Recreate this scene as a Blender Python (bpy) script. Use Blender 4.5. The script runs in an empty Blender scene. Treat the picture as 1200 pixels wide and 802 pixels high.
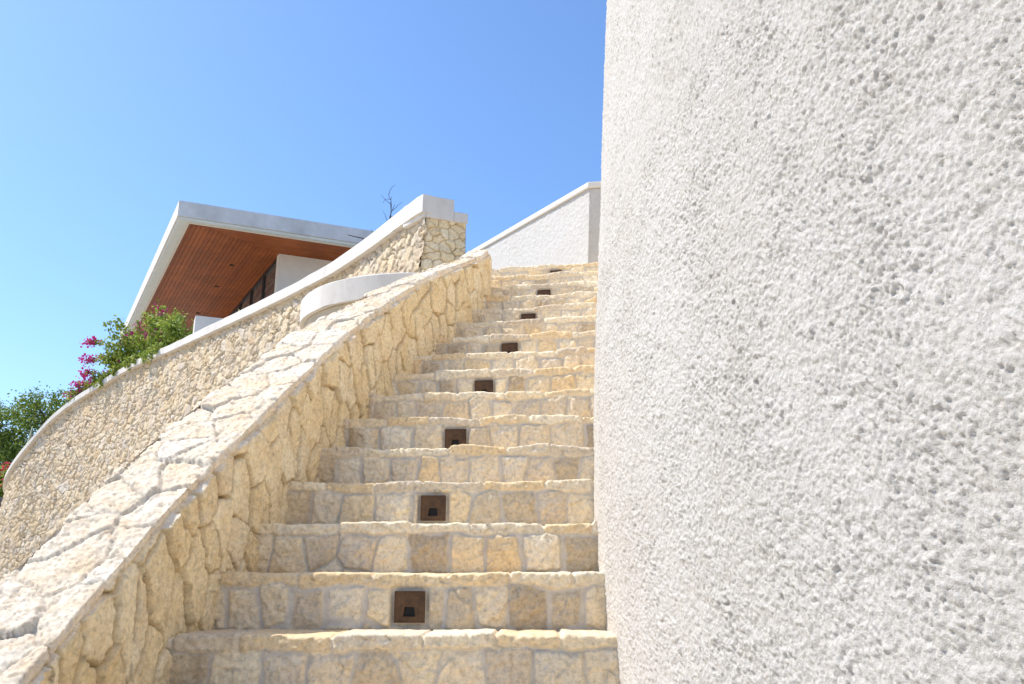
import bpy, math, random
import numpy as np
from mathutils import Vector

EYE = 1.504                      # camera height above the ground; everything below is built relative to eye level, then lifted
rng = np.random.default_rng(7)
random.seed(7)
SC = bpy.context.scene
COL = SC.collection

# ------------------------------------------------------------------ noise
def _h(ix, iy, iz, seed):
    h = (ix.astype(np.int64) * 374761393 + iy.astype(np.int64) * 668265263 + iz.astype(np.int64) * 2147483647 + seed * 974711) & 0xffffffff
    h = ((h ^ (h >> 13)) * 1274126177) & 0xffffffff
    h = ((h ^ (h >> 16)) * 2246822519) & 0xffffffff
    return h ^ (h >> 15)

def _r(ix, iy, iz, seed):
    return (_h(ix, iy, iz, seed) & 0xffffff) / float(0xffffff)

def noise2(x, y, seed=0):
    xi = np.floor(x).astype(np.int64); yi = np.floor(y).astype(np.int64)
    fx = x - xi; fy = y - yi
    u = fx * fx * fx * (fx * (fx * 6 - 15) + 10); v = fy * fy * fy * (fy * (fy * 6 - 15) + 10)
    z = np.zeros_like(xi)
    def g(ax, ay):
        a = _r(xi + ax, yi + ay, z, seed) * 6.2831853
        return np.cos(a) * (fx - ax) + np.sin(a) * (fy - ay)
    a = g(0, 0); b = g(1, 0); c = g(0, 1); d = g(1, 1)
    return (a + (b - a) * u + (c - a) * v + (a - b - c + d) * u * v) * 1.5

def fbm(x, y, s, octv=4, seed=0, gain=.5):
    o = 0; a = 1; t = 0
    for i in range(octv):
        o = o + a * noise2(x / s + 17.3 * i, y / s - 9.1 * i, seed + i * 31); t += a; a *= gain; s *= .5
    return o / t

def worley(x, y, sx, sy, jit=.8, seed=0, warp=0, wscale=.1):
    """cells of size sx, sy: returns two randoms per cell, real distance to the cell edge, offset from the centre"""
    shp = x.shape; x = x.ravel().astype(float); y = y.ravel().astype(float)
    if warp:
        x, y = x + warp * fbm(x, y, wscale, 3, seed + 5), y + warp * fbm(x, y, wscale, 3, seed + 77)
    X = x / sx; Y = y / sy
    row = np.floor(Y).astype(np.int64); cx = np.floor(X).astype(np.int64)
    best = np.full(X.shape, 1e9); bi = cx.copy(); bj = row.copy(); bx = X.copy(); by = Y.copy()
    z = np.zeros_like(cx)
    def feat(i, j):
        return i + .5 + (_r(i, j, z, seed + 1) - .5) * jit, j + .5 + (_r(i, j, z, seed + 2) - .5) * jit
    for di in (-1, 0, 1):
        for dj in (-1, 0, 1):
            fx, fy = feat(cx + di, row + dj)
            d = (fx - X) ** 2 + (fy - Y) ** 2
            m = d < best
            best = np.where(m, d, best); bi = np.where(m, cx + di, bi); bj = np.where(m, row + dj, bj)
            bx = np.where(m, fx, bx); by = np.where(m, fy, by)
    ed = np.full(X.shape, 1e9)
    for di in (-2, -1, 0, 1, 2):
        for dj in (-2, -1, 0, 1, 2):
            if di == 0 and dj == 0: continue
            if abs(di) == 2 and abs(dj) == 2: continue
            fx, fy = feat(bi + di, bj + dj)
            nx = fx - bx; ny = fy - by; L = np.sqrt(nx * nx + ny * ny) + 1e-9
            nx /= L; ny /= L
            d = ((fx + bx) / 2 - X) * nx + ((fy + by) / 2 - Y) * ny
            d = d / np.sqrt((nx / sx) ** 2 + (ny / sy) ** 2)
            ed = np.minimum(ed, d)
    r1 = _r(bi, bj, z, seed + 3); r2 = _r(bi, bj, z, seed + 4)
    r3 = _r(bi, bj, z, seed + 8); r4 = _r(bi, bj, z, seed + 9)
    R = lambda a: a.reshape(shp)
    return R(r1), R(r2), R(ed), R((X - bx) * sx), R((Y - by) * sy), R(r3), R(r4)

def sm(a, b, x):
    t = np.clip((x - a) / (b - a), 0, 1)
    return t * t * (3 - 2 * t)

def chips(x, y, sx, sy, seed, warp=.3):
    """broken planar facets, height in metres for cells of size s"""
    r1, r2, ed, dx, dy, r3, r4 = worley(x, y, sx, sy, .95, seed, warp * min(sx, sy), max(sx, sy))
    return (r3 - .5) * dx * 1.0 + (r4 - .5) * dy * 1.0 + (r1 - .5) * min(sx, sy) * .22

# ------------------------------------------------------------------ objects
def link(o, parent=None):
    COL.objects.link(o)
    if parent is not None: o.parent = parent
    return o

def tag(o, label=None, cat=None, group=None, kind=None):
    if label: o['label'] = label
    if cat: o['category'] = cat
    if group: o['group'] = group
    if kind: o['kind'] = kind
    return o

def thing(name, loc, label=None, cat=None, group=None, kind=None):
    o = bpy.data.objects.new(name, None); o.empty_display_size = .2
    o.location = loc
    link(o)
    return tag(o, label, cat, group, kind)

def raw_mesh(name, V, F, mat, parent=None, loc=None, smooth=False, attrs=None):
    """V (n,3) world-relative coordinates, F (m,k) index array"""
    V = np.asarray(V, float)
    org = np.array(parent_loc(parent) if parent is not None else (loc if loc is not None else (0, 0, 0)), float)
    V = V - org
    F = np.asarray(F, np.int32); k = F.shape[1]
    me = bpy.data.meshes.new(name)
    me.vertices.add(len(V)); me.vertices.foreach_set('co', V.astype(np.float32).ravel())
    me.loops.add(F.size); me.loops.foreach_set('vertex_index', F.ravel())
    me.polygons.add(len(F)); me.polygons.foreach_set('loop_start', np.arange(0, F.size, k, dtype=np.int32))
    me.update(calc_edges=True)
    me.polygons.foreach_set('use_smooth', np.full(len(F), smooth, dtype=bool))
    for an, av in (attrs or {}).items():
        a = me.attributes.new(an, 'FLOAT', 'POINT'); a.data.foreach_set('value', np.asarray(av, np.float32).ravel())
    me.materials.append(mat)
    o = bpy.data.objects.new(name, me)
    if parent is None and loc is not None: o.location = loc
    return link(o, parent)

def parent_loc(p):
    l = Vector((0, 0, 0))
    while p is not None:
        l += p.location; p = p.parent
    return l

def grid(name, P, mat, parent=None, loc=None, attrs=None, smooth=True, flip=False):
    nv, nu = P.shape[:2]
    idx = np.arange(nv * nu).reshape(nv, nu)
    F = np.stack([idx[:-1, :-1], idx[:-1, 1:], idx[1:, 1:], idx[1:, :-1]], -1).reshape(-1, 4)
    if flip: F = F[:, ::-1]
    return raw_mesh(name, P.reshape(-1, 3), F, mat, parent, loc, smooth, attrs)

def normals(P):
    du = np.gradient(P, axis=1); dv = np.gradient(P, axis=0)
    n = np.cross(du, dv); n /= np.linalg.norm(n, axis=2, keepdims=True) + 1e-12
    return n

class MB:
    """collects prisms into one mesh"""
    def __init__(s): s.v = []; s.f = []
    def hexa(s, p):                  # 8 points: bottom 4 then top 4
        b = len(s.v); s.v += [tuple(q) for q in p]
        s.f += [(b, b+3, b+2, b+1), (b+4, b+5, b+6, b+7), (b, b+1, b+5, b+4), (b+1, b+2, b+6, b+5), (b+2, b+3, b+7, b+6), (b+3, b, b+4, b+7)]
    def prism(s, pts, z0, z1):
        b = len(s.v); n = len(pts)
        zf0 = z0 if callable(z0) else (lambda i: z0); zf1 = z1 if callable(z1) else (lambda i: z1)
        s.v += [(x, y, zf0(i)) for i, (x, y) in enumerate(pts)] + [(x, y, zf1(i)) for i, (x, y) in enumerate(pts)]
        s.f.append(tuple(range(b + n - 1, b - 1, -1))); s.f.append(tuple(range(b + n, b + 2 * n)))
        for i in range(n):
            j = (i + 1) % n; s.f.append((b + i, b + j, b + n + j, b + n + i))
    def tube(s, pts, rad, n=6):
        rings = []
        for i, p in enumerate(pts):
            p = Vector(p); a = Vector(pts[max(0, i-1)]); c = Vector(pts[min(len(pts)-1, i+1)])
            t = (c - a).normalized(); u = t.orthogonal().normalized(); w = t.cross(u)
            r = rad[i] if hasattr(rad, '__len__') else rad
            b = len(s.v); rings.append(b)
            for k in range(n):
                an = 2 * math.pi * k / n; s.v.append(tuple(p + (u * math.cos(an) + w * math.sin(an)) * r))
        for a, b in zip(rings, rings[1:]):
            for k in range(n):
                s.f.append((a + k, a + (k+1) % n, b + (k+1) % n, b + k))
        s.f.append(tuple(rings[0] + k for k in range(n))[::-1]); s.f.append(tuple(rings[-1] + k for k in range(n)))
    def build(s, name, mat, parent=None, loc=None, bevel=0, smooth=False):
        org = parent_loc(parent) if parent is not None else Vector(loc or (0, 0, 0))
        me = bpy.data.meshes.new(name); me.from_pydata([tuple(Vector(v) - org) for v in s.v], [], s.f); me.update()
        if smooth: me.polygons.foreach_set('use_smooth', [True] * len(me.polygons))
        me.materials.append(mat)
        o = bpy.data.objects.new(name, me)
        if parent is None and loc is not None: o.location = loc
        link(o, parent)
        if bevel:
            m = o.modifiers.new('bevel', 'BEVEL'); m.width = bevel; m.segments = 2; m.limit_method = 'ANGLE'
        return o

# ------------------------------------------------------------------ materials
def new_mat(name):
    m = bpy.data.materials.new(name); m.use_nodes = True
    nt = m.node_tree; b = nt.nodes['Principled BSDF']
    return m, nt, b
def N(nt, t, **kw):
    n = nt.nodes.new(t)
    for k, v in kw.items():
        if k in n.inputs: n.inputs[k].default_value = v
        else: setattr(n, k, v)
    return n
def L(nt, a, b): nt.links.new(a, b)
def tex(nt, scale, detail=5, rough=.6, vec=None, stretch=None):
    if vec is None:
        tc = nt.nodes.get('TC') or N(nt, 'ShaderNodeTexCoord'); tc.name = 'TC'; vec = tc.outputs['Object']
    if stretch:
        mp = N(nt, 'ShaderNodeMapping'); mp.inputs['Scale'].default_value = stretch; L(nt, vec, mp.inputs[0]); vec = mp.outputs[0]
    n = N(nt, 'ShaderNodeTexNoise', Scale=scale, Detail=detail, Roughness=rough); L(nt, vec, n.inputs['Vector'])
    return n.outputs['Fac']
def ramp(nt, fac, stops, interp='LINEAR'):
    r = N(nt, 'ShaderNodeValToRGB'); r.color_ramp.interpolation = interp
    e = r.color_ramp.elements
    while len(e) < len(stops): e.new(.5)
    for el, (p, c) in zip(e, stops):
        el.position = p; el.color = (c[0], c[1], c[2], 1) if hasattr(c, '__len__') else (c, c, c, 1)
    L(nt, fac, r.inputs[0]); return r.outputs[0]
def mix(nt, fac, a, b, mode='MIX'):
    m = N(nt, 'ShaderNodeMix', data_type='RGBA', blend_type=mode)
    for sock, v in ((m.inputs[0], fac), (m.inputs[6], a), (m.inputs[7], b)):
        if hasattr(v, 'is_linked'): L(nt, v, sock)
        elif hasattr(v, '__len__'): sock.default_value = (*v[:3], 1)
        else: sock.default_value = v
    return m.outputs[2]
def attr(nt, name): return N(nt, 'ShaderNodeAttribute', attribute_name=name).outputs['Fac']
def bump(nt, b, layers):
    prev = None
    for h, st, dist in layers:
        n = N(nt, 'ShaderNodeBump', Strength=st, Distance=dist); L(nt, h, n.inputs['Height'])
        if prev: L(nt, prev, n.inputs['Normal'])
        prev = n.outputs[0]
    L(nt, prev, b.inputs['Normal'])

def stone_mat(name, cols, mortar, tint=(.50, .33, .15), tintamt=.5, grey=(.36, .34, .31), greyamt=.4, mott=7, fine=.0022, fs=90):
    m, nt, b = new_mat(name)
    c = ramp(nt, attr(nt, 'rnd'), [(i / (len(cols) - 1), k) for i, k in enumerate(cols)])
    n1 = ramp(nt, tex(nt, mott, 6, .65), [(.42, 0), (.66, 1)])
    m1 = N(nt, 'ShaderNodeMath', operation='MULTIPLY'); L(nt, n1, m1.inputs[0]); m1.inputs[1].default_value = tintamt
    c = mix(nt, m1.outputs[0], c, tint)
    n2 = ramp(nt, tex(nt, mott * 1.7, 7, .7), [(.5, 0), (.72, 1)])
    m2 = N(nt, 'ShaderNodeMath', operation='MULTIPLY'); L(nt, n2, m2.inputs[0]); m2.inputs[1].default_value = greyamt
    c = mix(nt, m2.outputs[0], c, grey)
    c = mix(nt, 1.0, c, ramp(nt, tex(nt, 60, 6, .75), [(.30, .66), (.5, 1.04), (.68, 1.25)]), 'MULTIPLY')
    mo = mix(nt, 1.0, mortar, ramp(nt, tex(nt, 25, 6, .7), [(.3, .8), (.7, 1.15)]), 'MULTIPLY')
    c = mix(nt, attr(nt, 'stone'), mo, c)
    L(nt, c, b.inputs['Base Color']); b.inputs['Roughness'].default_value = .92; b.inputs['Specular IOR Level'].default_value = .25
    c2 = None
    bump(nt, b, [(tex(nt, fs, 8, .80), 1.0, fine * 2.6), (tex(nt, fs * 3.3, 5, .7), .8, fine * .6)])
    return m

def plain(name, col, rough=.6, var=.12, scale=6, bmp=0, bs=80, spec=.3, metallic=0, stretch=None):
    m, nt, b = new_mat(name)
    c = mix(nt, 1.0, col, ramp(nt, tex(nt, scale, 7, .65, stretch=stretch), [(.3, 1 - var), (.7, 1 + var)]), 'MULTIPLY')
    L(nt, c, b.inputs['Base Color']); b.inputs['Roughness'].default_value = rough
    b.inputs['Specular IOR Level'].default_value = spec; b.inputs['Metallic'].default_value = metallic
    if bmp: bump(nt, b, [(tex(nt, bs, 6, .65, stretch=stretch), .7, bmp)])
    return m

M = {}
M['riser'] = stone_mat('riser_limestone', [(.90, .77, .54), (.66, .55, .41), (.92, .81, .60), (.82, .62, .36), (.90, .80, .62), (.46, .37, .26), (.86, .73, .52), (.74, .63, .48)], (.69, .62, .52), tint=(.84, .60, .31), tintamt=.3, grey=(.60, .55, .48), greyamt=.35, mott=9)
M['parapet'] = stone_mat('parapet_limestone', [(.87, .73, .49), (.88, .76, .54), (.84, .69, .44), (.86, .70, .44), (.82, .71, .53)], (.66, .51, .30), tint=(.66, .46, .22), tintamt=.5, grey=(.52, .46, .36), greyamt=.35, mott=6)
M['cap'] = stone_mat('parapet_cap_limestone', [(.86, .76, .60), (.80, .68, .51), (.88, .79, .65), (.82, .70, .53)], (.74, .66, .54), tint=(.74, .52, .30), tintamt=.55, grey=(.60, .57, .53), greyamt=.5, mott=8)
M['rubble'] = stone_mat('retaining_wall_rubble', [(.66, .52, .34), (.74, .62, .45), (.62, .47, .29), (.72, .57, .38), (.64, .55, .44), (.56, .41, .26)], (.58, .48, .34), tint=(.60, .42, .22), tintamt=.4, grey=(.52, .48, .42), greyamt=.5, mott=1.6, fine=.008, fs=14)

def stucco_mat(name, col, scale=1.0):
    m, nt, b = new_mat(name)
    tc = N(nt, 'ShaderNodeTexCoord'); tc.name = 'TC'
    c = mix(nt, ramp(nt, tex(nt, 1.3, 6, .7), [(.45, 0), (.75, .5)]), col, (.50, .45, .38))
    c = mix(nt, ramp(nt, tex(nt, 14 * scale, 6, .7), [(.58, 0), (.76, .45)]), c, (.45, .385, .31))
    c = mix(nt, 1.0, c, ramp(nt, tex(nt, 130 * scale, 5, .75), [(.33, .80), (.5, 1.0), (.66, 1.12)]), 'MULTIPLY')  # fine speckle paints the tiny shadows between grains into the colour
    L(nt, c, b.inputs['Base Color']); b.inputs['Roughness'].default_value = .9; b.inputs['Specular IOR Level'].default_value = .2
    bump(nt, b, [(tex(nt, 60 * scale, 6, .70), 1.0, .0062 / scale), (tex(nt, 190 * scale, 5, .72), 1.0, .0034 / scale)])
    return m
M['stucco'] = stucco_mat('rough_white_stucco', (.60, .563, .51))
M['stucco_far'] = stucco_mat('pale_stucco', (.58, .555, .515), 1.0)

def coping_mat():
    m, nt, b = new_mat('painted_coping')
    c = mix(nt, ramp(nt, tex(nt, 3, 7, .75, stretch=(1, 1, .35)), [(.48, 0), (.70, .8)]), (.68, .635, .57), (.52, .47, .42))
    L(nt, c, b.inputs['Base Color']); b.inputs['Roughness'].default_value = .8
    bump(nt, b, [(tex(nt, 20, 6, .6), .5, .006)])
    return m
M['white'] = coping_mat()
M['white_smooth'] = plain('smooth_white_render', (.68, .635, .57), .75, .05, 5, .002, 40)
M['concrete'] = plain('grey_concrete_fascia', (.56, .56, .56), .7, .2, 1.6, .004, 12)
M['trim'] = plain('pale_grey_metal_trim', (.62, .66, .64), .45, .05, 3)
M['bronze'] = plain('weathered_bronze', (.085, .042, .016), .55, .5, 40, .0006, 300, .4, .15)
M['dark'] = plain('dark_recess', (.012, .012, .012), .7, .2, 50)
M['frame'] = plain('black_window_frame', (.02, .022, .025), .4, .1, 10)
M['ground'] = plain('pale_gravel_ground', (.54, .48, .385), .95, .2, 3, .01, 60)
M['soil'] = plain('terrace_soil', (.22, .17, .11), .95, .3, 3, .02, 20)
M['paving'] = plain('landing_stone', (.60, .54, .44), .9, .15, 5, .004, 40)
M['tan'] = plain('tan_render', (.50, .41, .29), .9, .15, 5, .004, 40)
M['greywall'] = plain('dark_grey_render', (.16, .15, .15), .85, .15, 4)
M['bark'] = plain('bark', (.16, .115, .08), .9, .3, 20, .01, 40)
M['twig'] = plain('grey_twig', (.05, .045, .04), .9, .3, 20)
M['cactus'] = plain('pale_green_cactus', (.38, .42, .28), .6, .15, 8)
M['yellow_leaf'] = plain('yellow_succulent', (.50, .42, .16), .6, .25, 14)

def wood_mat():
    m, nt, b = new_mat('reddish_soffit_boards')
    r = attr(nt, 'rnd')
    c = ramp(nt, r, [(0, (.25, .066, .014)), (.5, (.33, .090, .020)), (1, (.29, .077, .016))])
    c = mix(nt, 1.0, c, ramp(nt, tex(nt, 1.1, 6, .7), [(.3, .75), (.7, 1.25)]), 'MULTIPLY')
    c = mix(nt, 1.0, c, ramp(nt, tex(nt, 7, 5, .7), [(.3, .88), (.7, 1.12)]), 'MULTIPLY')
    L(nt, c, b.inputs['Base Color']); b.inputs['Roughness'].default_value = .55; b.inputs['Specular IOR Level'].default_value = .25
    return m
M['wood'] = wood_mat()

def leaf_mat(name, cols, trans=.35, rough=.5):
    m, nt, b = new_mat(name)
    c = ramp(nt, attr(nt, 'rnd'), [(i / (len(cols) - 1), k) for i, k in enumerate(cols)])
    L(nt, c, b.inputs['Base Color']); b.inputs['Roughness'].default_value = rough; b.inputs['Specular IOR Level'].default_value = .3
    t = N(nt, 'ShaderNodeBsdfTranslucent'); L(nt, c, t.inputs[0])
    x = N(nt, 'ShaderNodeMixShader'); x.inputs[0].default_value = trans
    L(nt, b.outputs[0], x.inputs[1]); L(nt, t.outputs[0], x.inputs[2]); L(nt, x.outputs[0], nt.nodes['Material Output'].inputs[0])
    return m
M['leaf'] = leaf_mat('bougainvillea_leaf', [(.10, .17, .02), (.25, .35, .05), (.46, .50, .10), (.15, .24, .03)])
M['bract'] = leaf_mat('magenta_bract', [(.45, .02, .16), (.60, .04, .24), (.50, .05, .30)], .4)
M['redbract'] = leaf_mat('red_bract', [(.55, .03, .07), (.62, .08, .12)], .4)
M['tree_leaf'] = leaf_mat('dark_tree_leaf', [(.07, .13, .02), (.17, .26, .04), (.32, .38, .07)], .3)
M['feather_leaf'] = leaf_mat('feathery_tree_leaf', [(.10, .17, .07), (.16, .24, .10), (.22, .30, .12)], .35)

def glass_mat():
    m, nt, b = new_mat('window_glass')
    c = mix(nt, ramp(nt, tex(nt, 2.0, 2, .5, stretch=(.3, .3, 5)), [(.45, 0), (.6, 1)]), (.05, .05, .05), (.13, .13, .12))
    L(nt, c, b.inputs['Base Color']); b.inputs['Roughness'].default_value = .08; b.inputs['Specular IOR Level'].default_value = .8
    return m
M['glass'] = glass_mat()

# ------------------------------------------------------------------ camera
PITCH = math.radians(15)
cam = bpy.data.cameras.new('camera'); cam.lens = 30; cam.sensor_width = 36; cam.clip_end = 2000; cam.clip_start = .05
co = bpy.data.objects.new('camera', cam); COL.objects.link(co)
co.rotation_euler = (math.radians(90) + PITCH, 0, 0); co.location = (0, 0, 0)
SC.camera = co

# ------------------------------------------------------------------ staircase
RISE, TREAD = .187, .287
Dn = lambda k: 2.79 + TREAD * (k - 1)
Hn = lambda k: -.195 + RISE * (k - 1)
kk = [-6, 1, 4, 6, 8, 10, 12, 14, 16, 18]
CX = [-.36, -.36, -.335, -.285, -.175, -.02, .118, .252, .385, .50]
AA = [1.0, 1.0, 2.5, 6, 9.5, 11.5, 11.5, 11, 10, 10]
cen = lambda k: float(np.interp(k, kk, CX))
ang = lambda k: math.radians(float(np.interp(k, kk, AA)))
XIN = ([-1.0, 0, 2.2, 2.79, 3.08, 3.36, 3.65, 3.94, 4.22, 4.51, 4.80, 5.09, 5.37, 5.66, 5.95, 6.23, 6.52, 6.8],
       [-1.12, -1.11, -1.085, -1.06, -1.035, -1.005, -.97, -.935, -.88, -.81, -.73, -.635, -.545, -.45, -.345, -.265, -.20, -.15])
TC = (9.322, 3.0); TR = 9.0
def tower_r(z): return TR - .040 * np.maximum(0, z - .2) - .005 * np.maximum(0, z - .2) ** 2

stairs = thing('stone_staircase', (-.36, 1.07, -EYE), 'curved flight of cream stone steps between the low stone wall and rough white wall', 'staircase')
LAMPX = {2: -.352, 4: -.331, 6: -.280, 8: -.160, 10: -.014, 12: .121, 14: .258, 16: .388}
lamp_frames = []
for k in range(-5, 17):
    D, H, a = Dn(k), Hn(k), ang(k)
    ux = np.array([math.cos(a), -math.sin(a)]); uy = np.array([math.sin(a), math.cos(a)])
    c = np.array([cen(k), D])
    # left and right extents along the nosing
    ts = np.linspace(-2.2, 0, 400); pts = c + ts[:, None] * ux
    xin = np.interp(pts[:, 1], *XIN)
    tl = ts[np.argmax(pts[:, 0] > xin)] - .10
    if k >= 14: tl -= .38
    ts = np.linspace(0, 3, 900); pts = c + ts[:, None] * ux
    ins = np.hypot(pts[:, 0] - TC[0], pts[:, 1] - TC[1]) < tower_r(H)
    tr = ts[np.argmax(ins)] + .06
    du = .0045 if 0 <= k <= 6 else (.0065 if k > 0 else .02)
    nu = int((tr - tl) / du)
    u = np.linspace(tl, tr, nu)
    vr = np.linspace(-RISE - .05, 0, int((RISE + .05) / du))
    wt = np.concatenate([np.linspace(0, .05, max(4, int(.05 / du)))[1:], np.linspace(.05, TREAD + .06, 24)[1:]])
    nr = len(vr)
    U, V = np.meshgrid(u, np.concatenate([vr, wt]))
    isT = (np.arange(len(vr) + len(wt)) >= nr)[:, None] & np.ones_like(U, bool)
    seed = 1000 + k * 13
    # a riser course: blocks of uneven width, then the nosing slab band
    band = .046 + .024 * fbm(U, U * 0 + k * 3.1, .16, 3, seed) + .004 * noise2(U / .03, U * 0 + k, seed + 3)
    bw = .135 + .012 * math.sin(k * 2.3)
    r1, r2, ed, dx, dz, r3, r4 = worley(U + k * 7.77, V + .215, bw, .225, .50, seed, .009, .08)
    hb = RISE - band
    edz = np.minimum(-band - V + .016 * sm(-.2, .5, noise2(U / .14, V * 0 + k, seed + 22)), V + RISE + .012)          # mortar above each block, and a little at its foot
    ed = np.minimum(ed, edz + .002 * noise2(U / .02, V / .02, seed + 7))
    wob = .006 * fbm(U, V, .035, 4, seed + 11)
    ed = ed + wob
    # some joints almost vanish under smeared mortar
    jw = .002 + .007 * sm(-.3, .6, noise2(U / .25, V / .25, seed + 21))
    st = sm(jw, jw + .007, ed)
    rough = fbm(U, V, .06, 5, seed + 31, .6)
    hB = st * (.007 + .010 * (r1 - .5) + (r3 - .5) * dx * .12 + (r4 - .5) * dz * .12) + rough * (.004 + .008 * st * r2) + sm(0, .05, ed) * .004 + st * chips(U, V, .05, .045, seed + 33) * .30 + st * chips(U, V, .022, .02, seed + 34) * .25 + fbm(U, V, .016, 3, seed + 35, .7) * .002
    # nosing slabs
    s1, s2, sed, sdx, _, _, _ = worley(U + k * 3.3, U * 0 + .5 + k * 9, .24, 1.0, .7, seed + 50, .012, .05)
    # only vertical joints matter in this one
    sj = sm(.003, .010, sed + .003 * noise2(U / .03, V / .03, seed + 4))
    nb = sm(-.004, .014, V + band)                             # 1 inside the band
    prot = .008 + .008 * (s1 - .5) + .006 * fbm(U, V, .09, 4, seed + 60) + .004 * fbm(U, V, .02, 3, seed + 61) + chips(U, V, .05, .025, seed + 36) * .35
    hN = prot * (.35 + .65 * sj)
    hr = hB * (1 - nb) + hN * nb
    # rounded, chipped arris and a wavy top line
    chip = .5 + .5 * fbm(U, U * 0 + k, .12, 4, seed + 70)
    top = .010 * noise2(U / .19, U * 0 + 2.2 * k, seed + 71) * (1.4 if k > 4 else .8) + .006 * fbm(U, U * 0, .05, 3, seed + 72) + .012 * (s1 - .5)
    P = np.zeros(U.shape + (3,))
    rn = np.where(isT, 0, V)
    rd = .004 + .006 * chip
    inset = np.where(isT, 0, np.maximum(0, rn + rd) ** 2 / (2 * rd) * 1.1)
    face_off = np.where(isT, 0, hr) - inset
    edge_h = prot * (.5 + .5 * sj)
    wfade = np.exp(-V / .03)
    y = np.where(isT, V - (edge_h - rd * .55) * wfade, .018 - face_off - .018)
    z = np.where(isT, 0, V)
    ztop = np.where(isT, top * np.exp(-V / .25) + .004 * fbm(U, V, .05, 4, seed + 80) - rd * .35 * np.exp(-V / .006) - (1 - sj) * .008, 0)
    z = z + np.where(isT, ztop, (top - rd * .35 - (1 - sj) * .008) * sm(-.055, 0, V))
    # lamp pocket: flat mortar patch
    if k in LAMPX:
        tL = (LAMPX[k] - c[0]) / math.cos(a)
        dm = np.maximum(np.abs(U - tL), np.abs(V + .112)) - .052
        fl = (1 - sm(.006, .02, dm)) * (~isT)
        y = y * (1 - fl) + .006 * fl
        st = st * (1 - fl * .8)
        lamp_frames.append((k, tL, c, ux, uy, H, a))
    P[..., 0] = c[0] + U * ux[0] + y * uy[0]
    P[..., 1] = c[1] + U * ux[1] + y * uy[1]
    P[..., 2] = H + z
    stone = np.where(isT, .75 + .25 * sj, st * (1 - nb) + nb * (.70 + .30 * sj))
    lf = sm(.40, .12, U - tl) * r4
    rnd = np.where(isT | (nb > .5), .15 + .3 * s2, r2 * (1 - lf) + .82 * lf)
    j = nr + 3
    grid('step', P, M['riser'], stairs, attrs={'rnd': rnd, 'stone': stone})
# landing at the top of the flight, running back to the walls and left to the rounded rim
lm = MB(); zl = Hn(16) - .006
lm.prism([(-.50, 7.36), (1.45, 7.02), (1.62, 7.6), (.80, 7.66), (-.62, 9.74), (-.9, 10.0), (-1.5, 10.55), (-2.2, 9.9), (-2.3, 9.2), (-2.0, 8.6), (-1.5, 8.2), (-.9, 8.05)], -EYE - .05, zl)
lm.prism([(-.60, 6.74), (1.2, 6.42), (1.42, 7.0), (-.52, 7.34)], -EYE - .05, Hn(14) - .02)
lm.build('landing', M['paving'], stairs)

# step lamps
names = ['square bronze step lamp with trapezoid slot on the lowest lamp-bearing riser, largest in view',
         'bronze step lamp second from the bottom, whole plate showing with a small dark slot',
         'bronze step lamp third from the bottom, its plate just clearing the step below',
         'bronze step lamp fourth from the bottom, slot partly cut off by the step edge',
         'dark step lamp fifth from the bottom, lower part hidden by the step edge',
         'dark step lamp third from the top, a low strip above the step edge',
         'dark step lamp second from the top of the flight',
         'smallest step lamp, on the topmost riser just below the landing edge']
for i, (k, tL, c, ux, uy, H, a) in enumerate(lamp_frames):
    p0 = np.array([c[0] + tL * ux[0], c[1] + tL * ux[1]])
    base = (p0[0], p0[1] + .0, H - .165)
    r = thing('step_lamp', base, names[i], 'step lamp', 'square lamps set into every second riser')
    def pt(x, y, z): return (p0[0] + x * ux[0] + y * uy[0], p0[1] + x * ux[1] + y * uy[1], H - .112 + z)
    y0, y1, s = -.014, .012, .052
    # face plate: a ring of quads round the trapezoid slot
    hole = [(-.021, -.032), (.021, -.032), (.0165, 0), (-.0165, 0)]
    sq = [(-s, -s), (s, -s), (s, s), (-s, s)]
    m = MB()
    V = [pt(x, y0, z) for x, z in sq] + [pt(x, y0, z) for x, z in hole] + [pt(x, y1, z) for x, z in sq] + [pt(x, y1, z) for x, z in hole]
    m.v = V
    for q in range(4):
        w = (q + 1) % 4
        m.f += [(q, w, 4 + w, 4 + q), (q, 8 + q, 8 + w, w), (4 + q, 4 + w, 12 + w, 12 + q)]
    m.build('cover_plate', M['bronze'], r)
    b = MB(); b.hexa([pt(-.024, -.003, -.035), pt(.024, -.003, -.035), pt(.024, .03, -.035), pt(-.024, .03, -.035), pt(-.02, -.003, .003), pt(.02, -.003, .003), pt(.02, .03, .003), pt(-.02, .03, .003)])
    b.build('lamp_recess', M['dark'], r)
    t = MB(); e = .0035                                  # raised rim of the plate
    for x0, x1, z0, z1 in ((-s, s, s - e, s), (-s, s, -s, -s + e), (-s, -s + e, -s + e, s - e), (s - e, s, -s + e, s - e)):
        t.hexa([pt(x0, y0 - .003, z0), pt(x1, y0 - .003, z0), pt(x1, y0 + .001, z0), pt(x0, y0 + .001, z0), pt(x0, y0 - .003, z1), pt(x1, y0 - .003, z1), pt(x1, y0 + .001, z1), pt(x0, y0 + .001, z1)])
    t.build('plate_rim', M['bronze'], r)

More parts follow.
